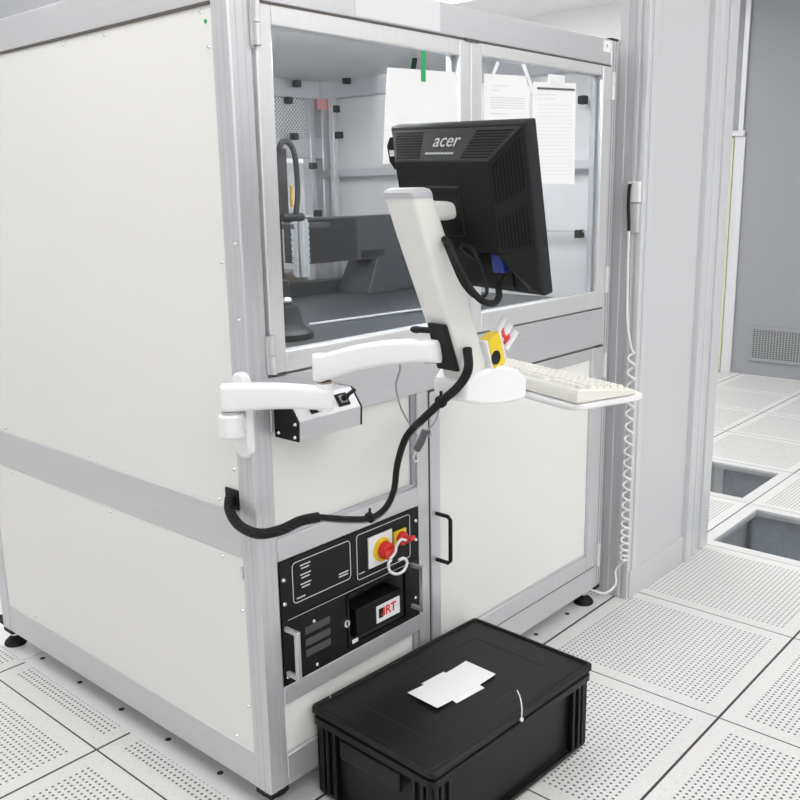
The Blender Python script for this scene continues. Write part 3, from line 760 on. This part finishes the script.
def solid(q, s0, s1, t0, t1, name, m, off=.0007):
    nn = (q[1]-q[0]).cross(q[3]-q[0]).normalized()
    if nn.dot(mn) < 0: nn = -nn
    p = [quadpt(q, s0, t0), quadpt(q, s1, t0), quadpt(q, s1, t1), quadpt(q, s0, t1)]
    return MB().hexa([x-nn*.002 for x in p], [x+nn*off for x in p]).obj(name, m, mo), nn
solid(top_q, .01, .99, .04, .96, 'top_bevel', 'monitor_grey')
solid(right_q, .03, .97, .02, .96, 'side_bevel', 'blackplastic')
slots(top_q, .03, .28, .10, .92, 10, True, 'vent', off=.0014)
slots(top_q, .70, .97, .10, .92, 10, True, 'vent', off=.0014)
slots(right_q, .08, .92, .52, .94, 9, False, 'vent', off=.0014)
slots(right_q, .08, .92, .04, .38, 9, False, 'vent', off=.0014)
nn = (top_q[1]-top_q[0]).cross(top_q[3]-top_q[0]).normalized()
if nn.dot(mn) < 0: nn = -nn
c = quadpt(top_q, .50, .60)
xd = (top_q[1]-top_q[0]).normalized(); yd = (top_q[3]+top_q[2]-top_q[0]-top_q[1]).normalized()
text_bm('acer', .038, basis(c+nn*.0014, xd, yd), bold=.0001).obj('logo', M['logo'], mo)
g = MB()
mxs = basis(quadpt(top_q, .47, .24)+nn*.0012, xd, yd); x = -.036
while x < .038:
    w = random.choice((.003, .005)); g.box(x, x+w, -.002, .002, -.001, .0004, mxs); x += w+.002
g.obj('small_print', M['logo'], mo)
# screen side tag at left
tgm = MB(); tp = [mp(-w2+.004, .135, -.004), mp(-w2-.016, .132, -.004), mp(-w2-.028, .116, -.004), mp(-w2-.028, .085, -.004), mp(-w2-.016, .070, -.004), mp(-w2+.004, .067, -.004)]
tgm.hexa(tp, [p-mn*.004 for p in tp]); tgo = tgm.obj('side_tab', 'dark', mo)
g = MB(); g.loft([quad(-w2-.023, -w2-.008, .096, .108, -.0035), quad(-w2-.023, -w2-.008, .096, .108, -.004)]); g.obj('tab_mark', 'inkwhite', tgo)
# mounting plate + screws at the middle
g = MB(); g.loft([quad(-.045, .045, -.04, .055, BD-.001), quad(-.040, .040, -.036, .050, BD+.004)]); mpp = g.obj('mount_plate', 'blackplastic', mo, bevel=.002)
for u, v in ((-.033, .043), (.033, .043), (-.033, -.028), (.033, -.028)):
    MB().cyl(mp(u, v, BD+.003), mp(u, v, BD+.007), .005, n=12).obj('screw', 'dark', mpp, smooth=True)
# blue plug
pc = mp(.128-.033, -.083, .03)
g = MB(); g.loft([quad(.084, .110, -.108, -.070, .012), quad(.084, .110, -.108, -.070, .036), quad(.088, .106, -.104, -.072, .040)])
bl = tag(g.obj('video_plug', 'blue', bevel=.002), 'blue video connector plugged in under the black monitor back', 'connector')
PLUG = mp(.097, -.110, .026)

# ------------------------------------------------------------------ cables
cc = thing('arm_cable', 'thick black cable from the side panel socket round the corner post to the leaning column', 'cable', (.05, -.09, .76))
P = [(-.006, .078, .790), (-.019, .064, .766), (-.029, .020, .745), (-.025, -.036, .739), (.004, -.073, .747), (.046, -.09, .759), (.092, -.096, .756), (.152, -.118, .740), (.203, -.145, .734), (.233, -.164, .753), (.246, -.179, .794), (.244, -.192, .855), (.241, -.218, .917), (.232, -.255, .955), (.203, -.300, .982), (.175, -.372, 1.034), (.158, -.430, 1.077), (.160, -.450, 1.111), (.176, -.436, 1.146)]
MB().tube(P[:7], .0115, n=14).obj('braided_sleeve', 'braid', cc, smooth=True)
MB().tube(P[5:], lambda t: .0065 + .0025*min(1, max(0, t-.25)*1.6), n=12).obj('cable_core', 'dark', cc, smooth=True)
off = V((.006, .004, -.010))
MB().tube([V(p)+off for p in P[5:15]], .0035, n=8).obj('thin_wire', mat('grey_wire', (.25, .26, .28), .4), cc, smooth=True)
g = MB()
for i in (8, 15):
    p = V(P[i]); g.cyl(p-V((.004, 0, .0)), p+V((.004, 0, .002)), .0125, n=12); g.box(p.x-.002, p.x+.002, p.y-.002, p.y+.002, p.z+.008, p.z+.022)
g.obj('cable_tie', 'dark', cc)
mcb = tag(MB().tube([(.118, -.428, 1.352), (.110, -.447, 1.345), (.103, -.462, 1.325), (.099, -.480, 1.30), (.109, -.491, 1.271), (.123, -.507, 1.247), (.145, -.517, 1.240), (.166, -.515, 1.250), PLUG-V((.012, 0, .020)), PLUG], .0062, n=12).obj('monitor_cable', 'dark', smooth=True),
          'black cable looping from the leaning column up to the monitor connector', 'cable')
mcb2 = tag(MB().tube([(.118, -.430, 1.345), (.106, -.458, 1.31), (.108, -.478, 1.275), (.125, -.492, 1.252), (.150, -.500, 1.262), (.150, -.470, 1.33), (.165, -.43, 1.335), mp(.03, -.10, .012)], .0035, n=8).obj('power_cord', 'dark', smooth=True),
           'thin dark power cord curving beneath the monitor behind the thicker loop', 'cable')
hg = thing('hanging_tool', 'small dark key bundle dangling on a thin cord below the support arm', 'tool', (.43, -.09, .83))
MB().tube([(.135, -.300, 1.118), (.213, -.232, 1.075), (.282, -.159, 1.023), (.362, -.098, .954), (.415, -.082, .893), (.436, -.086, .862)], .0022, n=8).obj('cord', 'greyfoam', hg, smooth=True)
MB().tube([(.467, -.142, 1.00), (.478, -.124, .944), (.471, -.116, .899), (.456, -.095, .868)], .0022, n=8).obj('cord', 'greyfoam', hg, smooth=True)
g = MB(); g.tube([(.456, -.095, .874), (.447, -.088, .845), (.435, -.084, .825)], lambda t: .010-.003*abs(t-.5)); g.box(.452, .472, -.098, -.088, .862, .872); g.obj('tool_body', mat('tool_grey', (.10, .10, .11), .5), hg, smooth=True)
MB().tube([(.435, -.084, .826), (.424, -.084, .812), (.430, -.084, .798), (.442, -.084, .803), (.438, -.084, .822)], .0018, n=6).obj('split_ring', 'steel', hg, smooth=True)
g = MB(); g.tube([(.458, -.095, .872), (.475, -.096, .868), (.478, -.096, .855), (.464, -.096, .856)], .0018, n=6)
g.obj('split_ring', 'steel', hg, smooth=True)

# coiled cord on the partition
wh = thing('wall_holder', 'small white wall holder with a black hook at the top of the coiled cord', 'wall holder', (1.604, -.03, 1.43))
B(1.588, 1.604, -.055, -.012, 1.392, 1.458).obj('holder_base', 'white', wh, bevel=.003)
B(1.590, 1.604, -.052, -.022, 1.295, 1.388).obj('holder_plate', 'wall', wh, bevel=.002)
MB().tube([(1.580, -.026, 1.450), (1.578, -.024, 1.43), (1.570, -.028, 1.38), (1.570, -.032, 1.33), (1.568, -.034, 1.302)], .0055).obj('hook', 'dark', wh, smooth=True)
co = []
co += [(1.568, -.034, 1.300), (1.567, -.036, 1.15), (1.568, -.042, 1.0), (1.572, -.058, .915)]
pts = catmull([V(p) for p in co], 8)
zc0, zc1 = .900, .165; turns = 20
for i in range(turns*12+1):
    f_ = i/(turns*12); a = 2*PI*i/12
    # coils open wide near the top and tighten towards the floor
    z = zc0 + (zc1-zc0)*(1-(1-f_)**1.35)
    pts.append(V((1.570+.0135*math.cos(a), -.062+.0120*math.sin(a), z)))
pts += catmull([V((1.570, -.062, .160)), V((1.565, -.035, .12)), V((1.54, -.05, .08)), V((1.50, -.03, .055)), V((1.47, .02, .07))], 8)
tag(MB().tube(pts, .0040, n=6, smooth=False).obj('coiled_cord', 'coil', smooth=True), 'long white coiled cord hanging beside the grey partition down to the floor', 'cord')

# ------------------------------------------------------------------ papers on the glass
def sheet(name, corners, label, curl=.004, lines=None, m='paper', th=.0006):
    """bent thin paper: corners bl, br, tr, tl in (x, z), standing in front of the glass"""
    g = MB(); n = 8; bl, br, tr_, tl_ = [V((c[0], 0, c[1])) for c in corners]
    grid = []
    for j in range(n+1):
        row = []
        for i in range(n+1):
            s, t_ = i/n, j/n; p = quadpt([bl, br, tr_, tl_], s, t_)
            p.y = -.0065 - curl*(1-t_)**2*(.4+.6*s) - .0015*math.sin(s*PI)
            row.append(p)
        grid.append(row)
    fr_ = [[g.bm.verts.new(p) for p in r] for r in grid]; bk_ = [[g.bm.verts.new(p+V((0, th, 0))) for p in r] for r in grid]
    for j in range(n):
        for i in range(n):
            g.bm.faces.new((fr_[j][i], fr_[j][i+1], fr_[j+1][i+1], fr_[j+1][i])); g.bm.faces.new((bk_[j][i], bk_[j+1][i], bk_[j+1][i+1], bk_[j][i+1]))
    for i in range(n):
        g.bm.faces.new((fr_[0][i], bk_[0][i], bk_[0][i+1], fr_[0][i+1])); g.bm.faces.new((fr_[n][i], fr_[n][i+1], bk_[n][i+1], bk_[n][i]))
        g.bm.faces.new((fr_[i][0], fr_[i+1][0], bk_[i+1][0], bk_[i][0])); g.bm.faces.new((fr_[i][n], bk_[i][n], bk_[i+1][n], fr_[i+1][n]))
    o = tag(g.obj(name, m, smooth=True), label, 'paper')
    if lines:
        g = MB()
        for s0, s1, t_, h in lines:
            k_ = 4
            for q in range(k_):
                a, b_ = s0+(s1-s0)*q/k_, s0+(s1-s0)*(q+1)/k_
                P4 = []
                for s, tt in ((a, t_), (b_, t_), (b_, t_+h), (a, t_+h)):
                    p = quadpt([bl, br, tr_, tl_], s, tt); p.y = -.0065 - curl*(1-tt)**2*(.4+.6*s) - .0015*math.sin(s*PI) - .0004; P4.append(p)
                g.hexa(P4, [p+V((0, .0003, 0)) for p in P4])
        g.obj('print_line', 'ink', o)
    return o
s1 = sheet('notice_sheet', [(.418, 1.500), (.706, 1.503), (.693, 1.722), (.442, 1.712)], 'blank white sheet held by green tape on the left glass door', .006, [(.15, .42, .30, .004)])
lab(B(.558, .574, -.0095, -.0088, 1.690, 1.760).obj('tape', 'green', s1), 'strip of green tape')
L2 = [(.2, .5, .90, .006), (.15, .30, .86, .006)] + [(.12, .88, .80-i*.022, .006) for i in range(5)] + [(.12, .55, .66, .006)] + [(.12, .85, .60-i*.03, .004) for i in range(12)]
s2 = sheet('notice_sheet', [(.815, 1.44), (1.025, 1.44), (1.020, 1.738), (.812, 1.728)], 'printed page under two slanted tape strips, left page on the right glass door', .002, L2)
MB().hexa([(.835, -.0095, 1.722), (.848, -.0095, 1.720), (.875, -.0095, 1.760), (.862, -.0095, 1.762)], [(.835, -.0088, 1.722), (.848, -.0088, 1.720), (.875, -.0088, 1.760), (.862, -.0088, 1.762)]).obj('tape', 'white', s2)
MB().hexa([(1.035, -.0095, 1.688), (1.050, -.0095, 1.690), (.992, -.0095, 1.768), (.975, -.0095, 1.765)], [(1.035, -.0088, 1.688), (1.050, -.0088, 1.690), (.992, -.0088, 1.768), (.975, -.0088, 1.765)]).obj('tape', 'white', s2)
L3 = [(.1, .5, .88, .006), (.1, .5, .84, .005)] + [(.08, .92, .78-i*.036, .003) for i in range(20)]
s3 = sheet('notice_sheet', [(1.052, 1.452), (1.268, 1.452), (1.262, 1.738), (1.038, 1.724)], 'lined white page in a hanging clip holder, right page on the right glass door', .0, L3)
MB().hexa([(1.055, -.0105, 1.707), (1.250, -.0105, 1.716), (1.250, -.0105, 1.721), (1.055, -.0105, 1.712)], [(1.055, -.0085, 1.707), (1.250, -.0085, 1.716), (1.250, -.0085, 1.721), (1.055, -.0085, 1.712)]).obj('clip_bar', 'groove', s3)
B(1.11, 1.195, -.0095, -.008, 1.725, 1.752).obj('tape', 'white', s3)

# ------------------------------------------------------------------ crate
cr_rot = math.radians(-2.3)
CO = V((.120, -.388, 0))   # near-left lid corner
cx_ = V((math.cos(cr_rot), math.sin(cr_rot), 0)); cy_ = V((-math.sin(cr_rot), math.cos(cr_rot), 0))
CM = Matrix(((cx_.x, cy_.x, 0, CO.x), (cx_.y, cy_.y, 0, CO.y), (0, 0, 1, 0), (0, 0, 0, 1)))
CL, CW, CH = .620, .392, .245
cr = thing('storage_crate', 'black plastic stacking crate with a lid on the floor in front of the machine', 'crate', CM @ V((CL/2, CW/2, .001)))
def rr3(x0, x1, y0, y1, z, r=.015, n=4): return [CM @ V(((x0+x1)/2+a, (y0+y1)/2+c, z)) for a, c in rrect(x1-x0, y1-y0, r, n)]
i = .022
MB().loft([rr3(i+.012, CL-i-.012, i+.012, CW-i-.012, .001), rr3(i+.012, CL-i-.012, i+.012, CW-i-.012, .012), rr3(i+.004, CL-i-.004, i+.004, CW-i-.004, .016), rr3(i, CL-i, i, CW-i, .205)]).obj('crate_body', 'crate', cr, smooth=True)
g = MB(); g.loft([rr3(.006, CL-.006, .006, CW-.006, .198, .014), rr3(.002, CL-.002, .002, CW-.002, .202, .015), rr3(.002, CL-.002, .002, CW-.002, .218, .015), rr3(.006, CL-.006, .006, CW-.006, .221, .014), rr3(.012, CL-.012, .012, CW-.012, .222, .012), rr3(.012, CL-.012, .012, CW-.012, .2305, .012)])
g.obj('crate_rim', 'crate', cr, smooth=True)
e = .010
for qx in (0, 1):
    for qy in (0, 1):
        g = MB()
        def cbx(a0, a1, b0, b1, z0=.018, z1=.198):
            x0, x1 = (a0, a1) if not qx else (CL-a1, CL-a0); y0, y1 = (b0, b1) if not qy else (CW-b1, CW-b0)
            g.box(x0, x1, y0, y1, z0, z1, CM)
        for u in (.010, .038, .063): cbx(u, u+.010, e, .030); cbx(e, .030, u, u+.010)
        cbx(.012, .073, .018, .030); cbx(.018, .030, .012, .073)
        g.obj('corner_rib', 'crate', cr, bevel=.0015)

g = MB()
g.box(.012, CL-.012, .012, .022, .012, .022, CM); g.box(.012, CL-.012, CW-.022, CW-.012, .012, .022, CM); g.box(.012, .022, .012, CW-.012, .012, .022, CM); g.box(CL-.022, CL-.012, .012, CW-.012, .012, .022, CM)
g.box(CL-.022, CL-.004, CW*.10, CW*.14, .015, .05, CM); g.box(CL-.022, CL-.006, .06, .075, .10, .12, CM)
g.obj('bottom_ledge', 'crate', cr, bevel=.002)
g = MB(); g.box(-.0, .012, .10, CW-.10, .150, .196, CM); gr = g.obj('grip', 'crate', cr, bevel=.003)
# lid
ld = MB()
ld.loft([rr3(.004, CL-.004, .004, CW-.004, .229, .012), rr3(-.001, CL+.001, -.001, CW+.001, .231, .014), rr3(-.001, CL+.001, -.001, CW+.001, .244, .014), rr3(.001, CL-.001, .001, CW-.001, .246, .013), rr3(.007, CL-.007, .007, CW-.007, .246, .011), rr3(.010, CL-.010, .010, CW-.010, .2405, .010), rr3(.016, CL-.016, .016, CW-.016, .2405, .008), rr3(.018, CL-.018, .018, CW-.018, .2425, .008), rr3(.09, CL-.09, .075, CW-.075, .2425, .006), rr3(.092, CL-.092, .077, CW-.077, .2415, .006)])
ld = ld.obj('lid', 'crate', cr)
# folded paper on the lid
zl = .2425
fpn = thing('folded_paper', 'folded white paper sheet with two offset flaps lying on the black crate lid', 'paper', (.42, -.21, zl))
g = MB(); rows = []
for s_ in [q/10 for q in range(11)]:
    a = V((.318, -.238, 0)).lerp(V((.532, -.254, 0)), s_); c_ = V((.324, -.140, 0)).lerp(V((.537, -.156, 0)), s_)
    h = .0014 + .016*abs(s_-.5)**2
    rows.append((a+uz*(zl+h), c_+uz*(zl+h), c_+uz*(zl+h+.0008), a+uz*(zl+h+.0008)))
g.loft(rows); g.obj('upper_fold', 'paper', fpn, smooth=True)
for P4 in ([(.370, -.256), (.468, -.266), (.476, -.230), (.378, -.220)], [(.388, -.155), (.462, -.160), (.464, -.140), (.384, -.134)]):
    MB().hexa([(x, y, zl+.0003) for x, y in P4], [(x, y, zl+.0012) for x, y in P4]).obj('flap', 'paper', fpn)
# cable ties sealing the lid
ct = thing('cable_tie', 'thin white cable tie standing up from the front edge of the crate lid', 'cable tie', (.415, -.40, .24))
MB().tube([(.424, -.405, .236), (.426, -.404, .262), (.428, -.398, .285), (.424, -.392, .304)], .0016, n=6).obj('tie_tail', 'tie', ct, smooth=True)
MB().box(.4205, .4275, -.4085, -.4015, .230, .238).obj('tie_head', 'tie', ct, bevel=.001)
tag(MB().tube([(.190, -.009, .247), (.190, -.010, .262), (.194, -.008, .282), (.192, -.007, .292)], .0014, n=6).obj('cable_tie', 'tie', smooth=True), 'thin white cable tie at the machine-side edge of the crate lid', 'cable tie')

# ------------------------------------------------------------------ far vent and background bits
vg = thing('wall_vent', 'dark grey air return grille low in the far grey wall', 'vent', (5.87, .8, .25))
B(5.862, 5.869, .25, 1.118, .135, .362).obj('grille', 'grille', vg)
g = MB(); g.box(5.858, 5.869, .23, 1.14, .112, .135); g.box(5.858, 5.869, .23, 1.14, .362, .382); g.box(5.858, 5.869, 1.118, 1.14, .135, .362); g.box(5.858, 5.869, .23, .25, .135, .362)
g.obj('vent_frame', 'farwall', vg, bevel=.001)
struct(B(.6, 2.6, 3.82, 3.995, 2.33, 2.60).obj('trim_22', 'greyfoam', bevel=.01))

# ------------------------------------------------------------------ camera, world, view
cam = bpy.data.cameras.new('camera'); co_ = bpy.data.objects.new('camera', cam); COL.objects.link(co_)
pan, tl_, ro = map(math.radians, (48.34644639460577, -12.836349087427525, -0.9954291415376239))
f = V((math.sin(pan)*math.cos(tl_), math.cos(pan)*math.cos(tl_), math.sin(tl_)))
rt = V((math.cos(pan), -math.sin(pan), 0)); up = rt.cross(f)
Rr = rt*math.cos(ro)+up*math.sin(ro); Uu = Rr.cross(f)
co_.matrix_world = Matrix(((Rr.x, Uu.x, -f.x, -1.16968), (Rr.y, Uu.y, -f.y, -1.46103), (Rr.z, Uu.z, -f.z, 1.43334), (0, 0, 0, 1)))
cam.sensor_width = 36; cam.sensor_height = 36; cam.lens = 907.0143/800*36; cam.clip_start = .02
S.camera = co_
w = bpy.data.worlds.new('world'); S.world = w; w.use_nodes = True
w.node_tree.nodes['Background'].inputs[0].default_value = (.8, .82, .85, 1); w.node_tree.nodes['Background'].inputs[1].default_value = .3
S.view_settings.view_transform = 'Standard'; S.view_settings.look = 'None'; S.view_settings.exposure = .64; S.view_settings.gamma = 1
S.view_settings.use_curve_mapping = False
